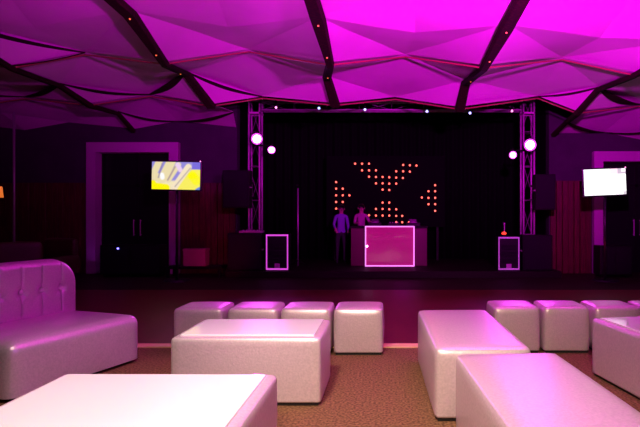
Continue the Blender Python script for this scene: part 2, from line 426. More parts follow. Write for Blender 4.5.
# backrest: profile with rounded upper corners, extruded, tufted
BW, BH0, BH1, BT, rc = SLn, .05, .98, .20, .26
nx, nz = 190, 70
btn = [(SLn*(.845-.155*k), .70) for k in range(6)]
def inside(x, z):
    """clamp x,z in a rounded rectangle (only top corners)"""
    x0, x1, z1 = 0, BW, BH1
    for cx, sgn in ((x0+rc, -1), (x1-rc, 1)):
        if (x-cx)*sgn > 0 and z > z1-rc:
            dx, dz = x-cx, z-(z1-rc)
            # map square quadrant to disc
            m = max(abs(dx), abs(dz)); l = math.hypot(dx, dz)
            if l > 1e-6: dx, dz = dx*m/l, dz*m/l
            return cx+dx, z1-rc+dz
    return x, z
bm = B()
def edge_d(x, z):
    # distance-like measure to the outline
    u = min(x, BW-x, BH1-z)
    return max(0, u)
grid = {}
for side in (0, 1):
    for i in range(nx+1):
        for j in range(nz+1):
            x = BW*i/nx; z = BH0+(BH1-BH0)*j/nz
            ed = edge_d(x, z)
            xx, zz = inside(x, z)
            rr = .06; t = 1 if ed > rr else math.sqrt(max(0, 1-(1-ed/rr)**2))
            if side == 0:
                y = -BT/2*t
                dep = 0
                for bx, bz in btn:
                    r2 = (xx-bx)**2+(zz-bz)**2
                    dep += .035*math.exp(-r2/.0022)
                    dep += .010*math.exp(-((xx-bx)**2)/.00012)
                    for q in (-1, 1):
                        dd = abs((xx-bx)+q*(zz-bz)*.9)
                        if 0 < (bz-zz) < .11: dep += .006*math.exp(-dd*dd/.0001)
                y += dep*min(1, ed/.05)
                y -= .012*math.sin(math.pi*min(1, ed/.4)) if ed > 0 else 0
            else: y = BT/2*t
            grid[side, i, j] = bm.verts.new((xx, y+SD+BT/2, zz))
for side in (0, 1):
    for i in range(nx):
        for j in range(nz):
            bm.faces.new([grid[side, i, j], grid[side, i+1, j], grid[side, i+1, j+1], grid[side, i, j+1]])
for i in range(nx): bm.faces.new([grid[0, i, 0], grid[0, i+1, 0], grid[1, i+1, 0], grid[1, i, 0]])
bmesh.ops.remove_doubles(bm, verts=bm.verts, dist=.0005)
back = obj('backrest', bm, M['leather'], sofa, True)
for bx, bz in btn:
    bm = B(); sph(bm, (bx, SD+.010, bz), .024, s=(1, .5, 1)); obj('button', bm, M['hole'], back, True)
    bm = B(); pts = [Vector((bx, SD-.004+.022*math.exp(-(q-bz)**2/.0022)-.004, q)) for q in [.44+.5*i_/24 for i_ in range(25)]]
    for a_, b_ in zip(pts, pts[1:]): cyl(bm, a_, b_, .0042, n=6)
    obj('seam', bm, M['hole'], back, True)  # pale tubes stand in for the highlights along the seams

# ------------------------------------------------------------------ stage
YS = 11.8; ZS = .15
bm = B(); box(bm, SL+.02, SRr-.02, YS, 15.55, 0, ZS, .005)
struct('floor_stage', bm, M['stage'])
# curtains on the rear of the stage
bm = B(); n = 260; pr = None; xa, xb = SL+.05, SRr-.05
for i in range(n+1):
    x = xa+(xb-xa)*i/n; y = 15.2+.06*math.sin(i*.75)+.02*math.sin(i*.31)
    v = (bm.verts.new((x, y, ZS)), bm.verts.new((x, y, 5.45)), bm.verts.new((x, y+.02, 5.45)), bm.verts.new((x, y+.02, ZS)))
    if pr:
        for j in range(4): bm.faces.new((pr[j], v[j], v[(j+1) % 4], pr[(j+1) % 4]))
    pr = v
tag(obj('stage_curtain', bm, M['curtain'], None, True), 'black pleated curtain hanging behind the dj booth', 'curtain')

# truss --------------------------------------------------
YT = 12.55
def lattice(bm, p0, p1, hw, step, r=.012):
    d = (p1-p0); L = d.length; d.normalize()
    up = Vector((0, 1, 0)); sd = d.cross(up).normalized()
    n = max(2, round(L/step))
    cor = [(sd*a+up*b)*hw for a, b in ((-1, -1), (1, -1), (1, 1), (-1, 1))]
    for i in range(n):
        a = p0+d*(L*i/n); b = p0+d*(L*(i+1)/n)
        for j in range(4):
            c0, c1_ = cor[j], cor[(j+1) % 4]
            if i % 2: c0, c1_ = c1_, c0
            cyl(bm, a+c0, b+c1_, r, n=6, cap=False)
            cyl(bm, a+cor[j], a+cor[(j+1) % 4], r, n=6, cap=False)
    return cor
def truss(name, p0, p1, label, base=False, hw=.125, blocks=True, group='stage truss'):
    e = empty(name, p0); tag(e, label, 'truss', group)
    q = p1-p0; z = Vector((0, 0, 0))
    bm = B(); cor = lattice(bm, z, q, hw, .8, .007); obj('lattice', bm, M['lat'], e)
    for c in cor:
        bm = B(); cyl(bm, c, q+c, .020, n=10); obj('chord', bm, M['alu'], e, True)
    if base:
        bm = B(); box(bm, -.18, .18, -.18, .18, 0, .02); obj('base_plate', bm, M['alu'], e)
        for zz in (q.z-.36, q.z-.02):
            bm = B()
            for s in (-1, 1):
                box(bm, -.16, .16, s*.14-.02, s*.14+.02, zz-.02, zz+.02); box(bm, s*.14-.02, s*.14+.02, -.16, .16, zz-.02, zz+.02)
            obj('corner_frame', bm, M['alu'], e)
    return e
xl = XY(255.5, YT); xr = XY(527.5, YT)
ztl = atY(255, 97, YT).z; ztr = atY(527, 102.5, YT).z; zt = (ztl+ztr)/2
truss('truss_tower', Vector((xl, YT, ZS)), Vector((xl, YT, zt+.02)), 'aluminium truss tower holding the left pair of magenta lights', True)
truss('truss_tower', Vector((xr, YT, ZS)), Vector((xr, YT, zt+.02)), 'aluminium truss tower holding the right pair of magenta lights', True)
truss('truss_beam', Vector((xl+.17, YT, zt-.16)), Vector((xr-.17, YT, zt-.16)), 'horizontal aluminium truss beam spanning the stage under the ceiling', hw=.10)

# par lights ----------------------------------------------
def par(name, P, aim, r, lens, label, group, parts=True, L=.26):
    e = empty(name, P); tag(e, label, 'light', group)
    d = (Vector(aim)-P).normalized(); e.rotation_euler = d.to_track_quat('Y', 'Z').to_euler()
    bm = B(); cyl(bm, (0, -L, 0), (0, 0, 0), r*.75, r*1.12, n=20, cap=False); cyl(bm, (0, -L-.03, 0), (0, -L, 0), r*.5, r*.75, n=20)
    obj('housing', bm, M['black'], e, True)
    if r > .06:
        bm = B(); cyl(bm, (0, -.035, 0), (0, -.012, 0), r*1.02, n=20); obj('lens_rim', bm, M['rim'], e)  # glowing ring imitates the magenta halo around the lens
        r2 = r*.72
    else: r2 = r
    bm = B(); cyl(bm, (0, -.03, 0), (0, -.005, 0), r2, n=20); obj('lens', bm, lens, e)
    if parts:
        bm = B()
        for s in (-1, 1): box(bm, s*r*1.25-.008, s*r*1.25+.008, -L*.6, -L*.4, 0, r*1.7)
        box(bm, -r*1.25, r*1.25, -L*.6, -L*.4, r*1.66, r*1.75); cyl(bm, (0, -L*.5, r*1.7), (0, -L*.5, r*1.7+.12), .02)
        obj('yoke', bm, M['black'], e)
    return e
YPr = 12.08
cam = Vector((0, 0, EYE))
pars = [((257, 139), 'magenta stage light clamped on the left truss tower', (.5, 3, .6), .125),
        ((271.5, 150), 'smaller magenta stage light hanging just right of the left truss tower', (-1.0, 2.5, 1.0), .085),
        ((530, 145), 'magenta stage light clamped on the right truss tower', (-.8, 2, .8), .135),
        ((513, 155), 'smaller magenta stage light hanging just left of the right truss tower', (.8, 1.5, .8), .085)]
spots = []
for (px, lb, aim, r) in pars:
    P = atY(px[0], px[1], YPr); e = par('stage_light', P, aim, r, M['lens'], lb, 'magenta stage lights', False); spots.append((P, aim))
    x0 = xl if P.x < 0 else xr
    bm = B(); back = P-(Vector(aim)-P).normalized()*.14; zt_a = back.z+r*1.4
    cyl(bm, (back.x, back.y, back.z+r*.7), (back.x, back.y, zt_a), .015); cyl(bm, (back.x, back.y, zt_a), (back.x, YT-.14, zt_a), .018)
    if abs(back.x-x0) > .13: cyl(bm, (back.x, YT-.14, zt_a), (x0, YT-.14, zt_a), .018)
    sph(bm, (back.x, YT-.14, zt_a), .03)
    bm.transform((Matrix.Translation(e.location) @ e.rotation_euler.to_matrix().to_4x4()).inverted()); obj('mounting_arm', bm, M['black'], e)
small = [((276, 107.5), M['lenspink'], 'small pink spotlight at the left end of the truss beam'),
         ((319, 108.2), M['lensblue'], 'small blue spotlight on the truss beam, left of the central ceiling beam'),
         ((365, 109.6), M['lensblue'], 'small blue spotlight on the truss beam, right of the central ceiling beam'),
         ((427, 111.3), M['lensblue'], 'small blue spotlight on the truss beam, third of the blue ones from left'),
         ((470, 113), M['lensblue'], 'small blue spotlight on the truss beam, furthest right of the blue ones'),
         ((512, 111), M['lenspink'], 'small pink spotlight at the right end of the truss beam')]
for (px, m, lb) in small:
    P = atY(px[0], px[1], YT-.22); par('truss_spotlight', P, cam, .030 if m is M['lensblue'] else .026, m, lb, 'small spotlights on the truss beam', True, .14)

# led sign --------------------------------------------
YLED = 14.6
def lz(x, y): return atY(320+x/3.162, 140+y/3.162, YLED)
dots = [(111,75),(133,75),(155,75),(263,79),(284,80),(305,81),(133,96),(155,96),(177,96),(241,99),(263,99),(284,100),
        (155,116),(177,117),(198,117),(219,118),(241,119),(262,120),(177,137),(198,137),(219,138),(241,138),(198,157),(219,158),
        (198,198),(219,198),(177,218),(198,218),(219,219),(241,219),(155,238),(177,239),(198,239),(219,239),(241,240),(260,240),
        (177,260),(241,260),(260,260),(281,260),
        (51,133),(51,154),(51,175),(51,196),(51,217),(72,154),(72,175),(72,196),(93,175),
        (364,143),(364,162),(364,183),(364,203),(364,224),(343,162),(343,183),(343,203),(322,182)]
c0 = atY(388, 215, YLED)
sign = empty('led_sign', (0, YLED+.04, ZS)); tag(sign, 'black panel of glowing red dots arranged as a cross between two arrows', 'led sign')
xa_, xb_ = lz(20, 0).x, lz(395, 0).x; zt_ = lz(200, 50).z; zb_ = lz(200, 275).z
bm = B(); box(bm, xa_, xb_, -.0, .08, zb_-ZS, zt_-ZS); obj('panel', bm, M['curtain'], sign)
for x in (xa_+.2, xb_-.2):
    bm = B(); box(bm, x-.03, x+.03, .02, .08, 0, zb_-ZS); obj('support', bm, M['black'], sign)
base = None
for (x, y) in dots:
    p = lz(x, y); 
    if base is None:
        bm = B(); sph(bm, (0, 0, 0), .028, 10, 6); base = obj('led_bulb', bm, M['led'], sign, True); o = base
    else:
        o = base.copy(); COL.objects.link(o); o.parent = sign
    o.location = (p.x, -.045, p.z-ZS)

# booth --------------------------------------------------
YBo = 12.95
bx0, bx1 = XY(365, YBo), XY(414.5, YBo); wx0, wx1 = XY(351, YBo+.15), XY(427, YBo+.15)
hz = atY(390, 226, YBo).z-ZS
bxc = (bx0+bx1)/2
booth = empty('dj_booth', (bxc, YBo, ZS)); tag(booth, 'dj booth with glowing magenta front panel outlined by a light strip', 'booth')
X0, X1 = bx0-bxc, bx1-bxc; U0, U1 = wx0-bxc, wx1-bxc
bm = B(); box(bm, U0, U1, .12, .85, 0, hz-.06, .01); obj('cabinet', bm, M['boothbody'], booth)
bm = B(); box(bm, U0-.02, U1+.02, .10, .88, hz-.06, hz-.01, .008); obj('counter', bm, M['black'], booth)
bm = B(); box(bm, X0, X1, 0, .10, 0, hz, .006); obj('front_panel', bm, M['boothpanel'], booth)
bm = B(); t = .028
for a_ in ((X0, X0+t, t, hz-t), (X1-t, X1, t, hz-t), (X0, X1, 0, t), (X0, X1, hz-t, hz)): box(bm, a_[0], a_[1], -.025, .0, a_[2], a_[3], .004)
obj('light_strip', bm, M['boothedge'], booth)
bm = B(); sph(bm, (X0+.05, -.012, hz*.5), .022); obj('lamp', bm, M['lens'], booth, True)
zc = ZS+hz-.01
def deck(px, w, label):
    x = XY(px, YBo+.45)
    e = empty('media_player', (x, YBo+.45, zc)); tag(e, label, 'dj player', 'dj players on the booth')
    bm = B(); box(bm, -w/2, w/2, -.18, .18, 0, .09, .008); obj('case', bm, M['case'], e)
    bm = B(); cyl(bm, (0, -.02, .09), (0, -.02, .105), .1, n=24); obj('jog_wheel', bm, M['alu'], e)
    bm = B(); box(bm, -.09, .09, .12, .135, .09, .17); obj('screen', bm, M['bezel'], e)
deck(375, .32, 'black dj player at the left of the booth counter'); deck(413, .34, 'black dj player at the right end of the booth counter')
x = XY(394, YBo+.45); e = empty('dj_mixer', (x, YBo+.45, zc)); tag(e, 'black dj mixer between the two players on the booth', 'mixer')
bm = B(); box(bm, -.15, .15, -.18, .18, 0, .08, .008); obj('case', bm, M['case'], e)
for i in range(4):
    bm = B(); cyl(bm, (-.1+.066*i, .06, .08), (-.1+.066*i, .06, .1), .014); obj('knob', bm, M['alu'], e)

# speakers -----------------------------------------------
def speaker(name, x0, x1, Y, z0, z1, dep, label, group, sub=True):
    e = empty(name, ((x0+x1)/2, Y+dep/2, z0)); tag(e, label, 'speaker', group)
    w = (x1-x0); h = z1-z0
    bm = B(); box(bm, -w/2, w/2, -dep/2+.02, dep/2, 0, h, .012); obj('cabinet', bm, M['black'], e)
    bm = B(); box(bm, -w/2+.03, w/2-.03, -dep/2, -dep/2+.02, .03, h-.03, .006); obj('grille', bm, M['spk'], e)
    for s in (-1, 1):
        bm = B(); cyl(bm, (s*w/2, -.08, h*.55), (s*w/2, .08, h*.55), .015); obj('handle', bm, M['alu'], e)
    return e
def px_speaker(name, p0, p1, py0, py1, Y, dep, label, group):
    return speaker(name, XY(p0, Y), XY(p1, Y), Y, max(ZS, atY(p0, py1, Y).z), atY(p0, py0, Y).z, dep, label, group)
px_speaker('subwoofer', 227, 261, 233, 275, 11.9, .3, 'large black subwoofer at the foot of the left truss tower', 'subwoofers')
px_speaker('subwoofer', 523, 553, 235, 275, 11.9, .3, 'large black subwoofer at the foot of the right truss tower', 'subwoofers')
YH = 12.02
def hung(p0, p1, py0, py1, side, label):
    e = px_speaker('hanging_speaker', p0, p1, py0, py1, YH, .3, label, 'black speakers hung beside the truss')
    h = atY(p0, py0, YH).z-atY(p0, py1, YH).z
    xx = (xl if side < 0 else xr)-e.location.x
    for zz in (h*.3, h*.7):
        bm = B(); cyl(bm, (0, .15, zz), (0, YT-YH-.15+.0, zz), .02); cyl(bm, (0, YT-YH-.15, zz), (xx, YT-YH-.15, zz), .02)
        obj('mounting_arm', bm, M['black'], e)
hung(222, 249, 170, 208, -1, 'black speaker hung left of the left truss tower')
hung(536, 556, 174, 210, 1, 'black speaker hung right of the right truss tower')

def glowcase(p0, p1, py0, Y, label, h2=None):
    x0, x1 = XY(p0, Y), XY(p1, Y); h = atY(p0, py0, Y).z-ZS; w = x1-x0
    e = empty('flight_case', ((x0+x1)/2, Y, ZS)); tag(e, label, 'flight case', 'flight cases on the stage')
    bm = B(); box(bm, -w/2, w/2, .02, .42, 0, h, .01); obj('case_body', bm, M['case'], e)
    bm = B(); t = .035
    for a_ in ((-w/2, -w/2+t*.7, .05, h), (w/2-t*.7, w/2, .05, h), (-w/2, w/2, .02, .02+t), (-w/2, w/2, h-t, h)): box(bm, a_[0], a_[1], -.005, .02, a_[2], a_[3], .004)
    obj('light_strip', bm, M['edge'], e)  # emission stands in for coloured light falling on the metal edges
    bm = B()
    for zz in (.3, .5, .7): box(bm, -w*.36, w*.36, .005, .025, h*zz-.06, h*zz+.05, .004)
    obj('rack_panel', bm, M['spk'], e)
    bm = B(); box(bm, -.06, .06, -.0, .02, h*.14-.05, h*.14+.05, .01); obj('latch', bm, M['alu'], e)
    return e, h
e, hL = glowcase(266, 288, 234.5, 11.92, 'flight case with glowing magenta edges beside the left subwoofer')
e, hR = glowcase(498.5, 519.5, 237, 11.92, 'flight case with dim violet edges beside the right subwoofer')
dimedge = mat('dim_light_strip', (.5, .3, .6), .4, emit=(.35, .07, .42), es=.55)  # right case edges, weaker light put into the emission
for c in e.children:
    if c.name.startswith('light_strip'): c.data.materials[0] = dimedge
# beacon and mixer on cases
x = XY(504, 12.1); e = empty('red_beacon', (x, 12.1, ZS+hR)); tag(e, 'small glowing red lamp standing on the right flight case', 'lamp')
bm = B(); cyl(bm, (0, 0, 0), (0, 0, .05), .07); obj('base', bm, M['black'], e)
bm = B(); sph(bm, (0, 0, .075), .055, s=(1, 1, .7)); obj('dome', bm, M['redlamp'], e, True)
bm = B(); cyl(bm, (.02, .05, .04), (.02, .05, .3), .01); sph(bm, (.02, .05, .3), .02); obj('antenna', bm, M['alu'], e, True)
x = XY(263, 12.25); e = empty('mixing_desk', (XY(250, 12.06), 12.06, atY(255, 233, 11.9).z)); tag(e, 'slim mixing desk lying on top of the left subwoofer', 'mixing desk')
bm = B(); box(bm, -.22, .3, -.12, .12, 0, .05, .008); obj('case', bm, M['pole'], e)
for i in range(5):
    bm = B(); cyl(bm, (-.15+.08*i, 0, .05), (-.15+.08*i, 0, .07), .014); obj('knob', bm, M['alu'], e)
# microphone stands
def micstand(px, Y, h, label, boom=False):
    e = empty('microphone_stand', (XY(px, Y), Y, ZS)); tag(e, label, 'microphone stand', 'microphone stands')
    bm = B(); cyl(bm, (0, 0, .02), (0, 0, h), .016); obj('pole', bm, M['pole'], e, True)
    for a_ in range(3):
        bm = B(); cyl(bm, (0, 0, .16), (.26*math.cos(a_*2.1+.4), .26*math.sin(a_*2.1+.4), .012), .01); obj('leg', bm, M['black'], e, True)
    bm = B(); cyl(bm, (0, 0, h), (0, -.09, h+.05), .014, .02); sph(bm, (0, -.11, h+.06), .03); obj('microphone', bm, M['black'], e, True)
micstand(298, 12.9, atY(298, 188, 12.9).z-ZS, 'tall violet lit microphone stand between left flight case and booth')

# ------------------------------------------------------------------ televisions
def tvcol(x, y):
    """x,y in the magnified crop of the left screen: 62..550, 62..330"""
    def cap(ax, ay, bx, by, w):
        dx, dy = bx-ax, by-ay; t = max(0, min(1, ((x-ax)*dx+(y-ay)*dy)/(dx*dx+dy*dy)))
        d = math.hypot(x-ax-t*dx, y-ay-t*dy); return max(0, min(1, (w-d)/10+.5))
    c = Vector((.30, .26, .70))
    if x > 470 and y < 130: c = Vector((.20, .16, .72))
    def mix(col, f):
        nonlocal c; c = c.lerp(Vector(col), f)
    if y > 235 and x < 330: mix((.9, .8, .5), min(1, (y-235)/20))
    for a_ in ((140, 50, 70, 200, 34), (260, 50, 175, 220, 46), (330, 90, 230, 240, 26), (90, 200, 160, 230, 40)): mix((.84, .72, .42), cap(*a_))
    mix((1, 1, 1), cap(165, 190, 170, 215, 22)); mix((.85, .62, .88), cap(320, 90, 350, 140, 22))
    if x > 330-(y-240)*.1: mix((.95, .86, .12), max(0, min(1, (x+(y-130)*.9-440)/40))*(1 if y > 130 else 0))
    mix((1, .95, 0), cap(470, 190, 510, 240, 44)*.8 + cap(440, 200, 540, 180, 30)*.2)
    mix((1, .92, 0), max(cap(80, 300, 210, 315, 36), cap(75, 270, 90, 300, 30)))
    mix((.92, .78, .55), cap(430, 110, 285, 320, 32))
    mix((.28, .22, .38), cap(165, 80, 130, 215, 7)*.8); mix((.35, .24, .30), cap(295, 110, 225, 238, 8)*.8); mix((.34, .28, .34), cap(450, 120, 300, 300, 6)*.7)
    mix((.15, .25, .7), cap(545, 320, 520, 335, 18))
    return c
def tvwhite(u, v):
    c = Vector((1, 1, 1))
    if u > .62 and v > .80: c = Vector((.95, .6, .72)) if u < .8 else Vector((.45, .35, .45))
    if v > .88 and u > .9: c = Vector((.9, .8, .9))
    if abs(u-.13) < .03 and abs(v-.45) < .09: c = Vector((.85, .95, .85))
    if u > .93 and v < .12: c = Vector((.5, .45, .5))
    return c
def screenmat(nm, s):
    m = bpy.data.materials.new(nm); m.use_nodes = True; nt = m.node_tree; b = nt.nodes['Principled BSDF']
    a_ = nt.nodes.new('ShaderNodeVertexColor'); a_.layer_name = 'picture'
    nt.links.new(a_.outputs[0], b.inputs['Emission Color']); b.inputs['Emission Strength'].default_value = s
    b.inputs['Base Color'].default_value = (.01, .01, .01, 1); b.inputs['Roughness'].default_value = .2
    return m
def tv(px0, px1, py0, py1, Y, yaw, roll, fn, es, label, pole_px):
    a_ = atY(px0, py0, Y); b_ = atY(px1, py1, Y); w = (b_.x-a_.x); h = a_.z-b_.z
    xc = (a_.x+b_.x)/2; zc_ = (a_.z+b_.z)/2
    e = empty('television', (xc, Y, 0)); tag(e, label, 'television', 'televisions on stands')
    hd = Matrix.Translation((0, 0, zc_)) @ Matrix.Rotation(yaw, 4, 'Z') @ Matrix.Rotation(roll, 4, 'Y')
    bm = B(); box(bm, -w/2-.03, w/2+.03, 0, .06, -h/2-.03, h/2+.03, .01); box(bm, -w*.3, w*.3, .06, .10, -h*.3, h*.3, .01)
    bm.transform(hd); obj('bezel', bm, M['bezel'], e)
    bm = B(); nu, nv = 64, 36; cl = bm.loops.layers.float_color.new('picture'); g = {}
    for i in range(nu+1):
        for j in range(nv+1): g[i, j] = bm.verts.new((-w/2+w*i/nu, -.004, -h/2+h*j/nv))
    for i in range(nu):
        for j in range(nv):
            f = bm.faces.new([g[i, j], g[i+1, j], g[i+1, j+1], g[i, j+1]])
            for l, (ii, jj) in zip(f.loops, ((i, j), (i+1, j), (i+1, j+1), (i, j+1))):
                c = fn(ii/nu, jj/nv); l[cl] = (c.x, c.y, c.z, 1)
    bm.transform(hd); obj('screen', bm, screenmat('tv_picture', es), e)
    bm = B(); sph(bm, (w*.5-.0, -.005, h/2+.02), .012); bm.transform(hd); 
    obj('standby_light', bm, M['lenspink'], e, True)
    xp = XY(pole_px, Y+.12)-xc
    bm = B(); cyl(bm, (xp, .12, .03), (xp, .12, zc_+.1), .03); obj('pole', bm, M['bezel'], e, True)
    bm = B(); cyl(bm, (xp, .12, 0), (xp, .12, .03), .28, .26, n=28); obj('base', bm, M['bezel'], e)
    return e
tv(151.5, 200.5, 162, 189.5, 11.2, R(-2), R(1.2), lambda u, v: tvcol(62+488*u, 330-268*v), 1.0, 'television on pole stand showing a yellow and white close-up, left of the stage', 177)
tv(583, 627, 169, 195, 11.2, R(6), R(-2.6), tvwhite, 1.6, 'television on pole stand with a glaring white picture, right of the stage', 605)

# ------------------------------------------------------------------ odds on the left and right
# standing pole far left
p = atY(14, 230, 10.6); zt2 = atY(14, 112, 10.6).z
e = empty('steel_pole', (p.x, p.y, 0)); tag(e, 'thin violet lit steel pole standing near the left edge', 'pole')
bm = B(); cyl(bm, (0, 0, .02), (0, 0, zt2), .022); obj('shaft', bm, M['pole'], e, True)
bm = B(); cyl(bm, (0, 0, 0), (0, 0, .02), .15, n=20); obj('base_plate', bm, M['black'], e)
# orange wall light: a small floor lamp by the edge
p = atY(-1, 192, 9.6)
e = empty('floor_lamp', (p.x, p.y, 0)); tag(e, 'dim orange lamp glowing at the left edge of the picture', 'lamp')
bm = B(); cyl(bm, (0, 0, 0), (0, 0, .03), .14, n=20); obj('base', bm, M['black'], e)
bm = B(); cyl(bm, (0, 0, .03), (0, 0, p.z-.08), .014); obj('pole', bm, M['black'], e, True)
bm = B(); cyl(bm, (0, 0, p.z-.10), (0, 0, p.z+.10), .07, .05, n=20); obj('lamp_shade', bm, M['orange'], e, True)
# dark lounge chairs far left
def lounge(px, Y, rz, label):
    p = atY(px, 215, Y); e = empty('lounge_chair', (p.x, Y, 0), rz); tag(e, label, 'armchair', 'dark lounge chairs at the far left')
    bm = softbox(.7, .65, .2, .05, .01, 6)
    for v in bm.verts: v.co.z += .25
    obj('seat', bm, M['darkseat'], e, True)
    bm = softbox(.7, .16, .55, .06, .01, 6)
    for v in bm.verts: v.co += Vector((0, .33, .38))
    obj('backrest', bm, M['darkseat'], e, True)
    for s in (-1, 1):
        bm = softbox(.12, .65, .35, .05, .01, 6)
        for v in bm.verts: v.co += Vector((s*.40, 0, .25))
        obj('armrest', bm, M['darkseat'], e, True)
        for t_ in (-1, 1):
            bm = B(); cyl(bm, (s*.35, t_*.25, 0), (s*.35, t_*.25, .26), .02); obj('leg', bm, M['black'], e, True)
lounge(18, 9.0, R(35), 'dark red armchair standing beside the thin pole at far left')
lounge(48, 10.4, R(-10), 'dark armchair behind the sofa, in front of the dim plank wall')
# dark bench and pink box right of left tv
x0, x1 = XY(165, 11.9), XY(222, 11.9)
e = empty('low_bench', ((x0+x1)/2, 12.1, 0)); tag(e, 'low dark bench against the plank wall carrying the pink box', 'bench')
hb = atY(190, 266, 12.0).z; w = x1-x0
bm = B(); box(bm, -w/2, w/2, -.22, .22, hb-.06, hb, .008); obj('bench_top', bm, M['black'], e)
for sx in (-1, 1):
    for sy in (-1, 1):
        bm = B(); box(bm, sx*(w/2-.06)-.03, sx*(w/2-.06)+.03, sy*.18-.03, sy*.18+.03, 0, hb-.06); obj('leg', bm, M['black'], e)
x0, x1 = XY(183, 11.95), XY(205, 11.95); h = atY(190, 249, 11.95).z-hb; w = x1-x0
e = empty('pink_box', ((x0+x1)/2, 12.1, hb)); tag(e, 'pinkish box resting on the low dark bench below the left television', 'box')
bm = B(); box(bm, -w/2, w/2, -.14, .14, 0, h-.05, .006); obj('box_body', bm, M['pinkbox'], e)
bm = B(); box(bm, -w/2-.01, w/2+.01, -.15, .15, h-.05, h, .006); obj('lid', bm, M['pinkbox'], e)
# cabinet in front of the left doorway with a blue light
def cabinet(px0, px1, py, Y, label, dot=None):
    x0, x1 = XY(px0, Y), XY(px1, Y); h = atY(px0, py, Y).z; w = x1-x0
    e = empty('dark_cabinet', ((x0+x1)/2, Y+.2, 0)); tag(e, label, 'cabinet', 'dark cabinets by the doorways')
    bm = B(); box(bm, -w/2, w/2, -.2, .2, .05, h, .015); obj('cabinet_body', bm, M['black'], e)
    for s in (-1, 1):
        bm = B(); box(bm, (s-1)*w/4+.01-.0, (s+1)*w/4-.01, -.215, -.2, .08, h-.04, .005); d_ = obj('cabinet_door', bm, M['case'], e)
        bm = B(); cyl(bm, (-s*-.04, -.235, h*.5), (-s*-.04, -.235, h*.7), .008); obj('handle', bm, M['black'], d_)
    for s in (-1, 1):
        bm = B(); box(bm, s*(w/2-.08)-.03, s*(w/2-.08)+.03, -.15, .15, 0, .05); obj('foot', bm, M['black'], e)
    if dot:
        q = atY(dot[0], dot[1], Y-.02); bm = B(); sph(bm, (q.x-e.location.x, -.225, q.z), .022); obj('indicator_light', bm, M['bluedot'], e, True)
cabinet(100, 160, 245, 12.0, 'low dark cabinet with a tiny blue light inside the left doorway', (118, 248.5))
cabinet(600, 632, 246, 11.9, 'low dark cabinet below the right television')

# ------------------------------------------------------------------ people
def person(name, joints, edges, radii, label, mats, zones, head, hair_r, root=0, loc=(0, 0, 0), rz=0):
    me = bpy.data.meshes.new(name); me.from_pydata([Vector(j) for j in joints], edges, []); me.update()
    o = bpy.data.objects.new(name, me); COL.objects.link(o)
    m = o.modifiers.new('skin', 'SKIN'); m.branch_smoothing = .4
    o.modifiers.new('sub', 'SUBSURF').levels = 2
    for i, r in enumerate(radii): me.skin_vertices[0].data[i].radius = r if isinstance(r, tuple) else (r, r)
    me.skin_vertices[0].data[root].use_root = True
    dg = bpy.context.evaluated_depsgraph_get()
    nm = bpy.data.meshes.new_from_object(o.evaluated_get(dg)); o.modifiers.clear(); old = o.data; o.data = nm; bpy.data.meshes.remove(old); nm.name = name
    nm.materials.clear()
    for mm in mats: nm.materials.append(mm)
    for p in nm.polygons: p.use_smooth = True; p.material_index = zones(p.center)
    o.location = loc; o.rotation_euler = (0, 0, rz)
    tag(o, label, 'person')
    hd = Vector(head)
    bm = B(); sph(bm, hd+Vector((0, .022, .03)), hair_r, 20, 14, (1.0, 1.12, 1.05))
    for v in list(bm.verts):
        if v.co.y < hd.y-.045 and v.co.z < hd.z+.06: bm.verts.remove(v)
    obj('hair', bm, M['hair'], o, True)
    bm = B()
    for s in (-1, 1): sph(bm, hd+Vector((s*.032, -.092, .005)), .011, 8, 6)
    obj('eyes', bm, M['trousers'], o, True)
    bm = B(); cyl(bm, hd+Vector((0, -.088, .015)), hd+Vector((0, -.116, -.022)), .008, .016, n=8); obj('nose', bm, M['skin'], o, True)
    bm = B(); box(bm, hd.x-.026, hd.x+.026, hd.y-.097, hd.y-.080, hd.z-.052, hd.z-.044, .003); obj('mouth', bm, M['boothbody'], o)
    for s in (-1, 1):
        bm = B(); sph(bm, hd+Vector((s*.083, .01, -.005)), .028, 8, 6, (.4, .7, 1)); obj('ear', bm, M['skin'], o, True)
    return o
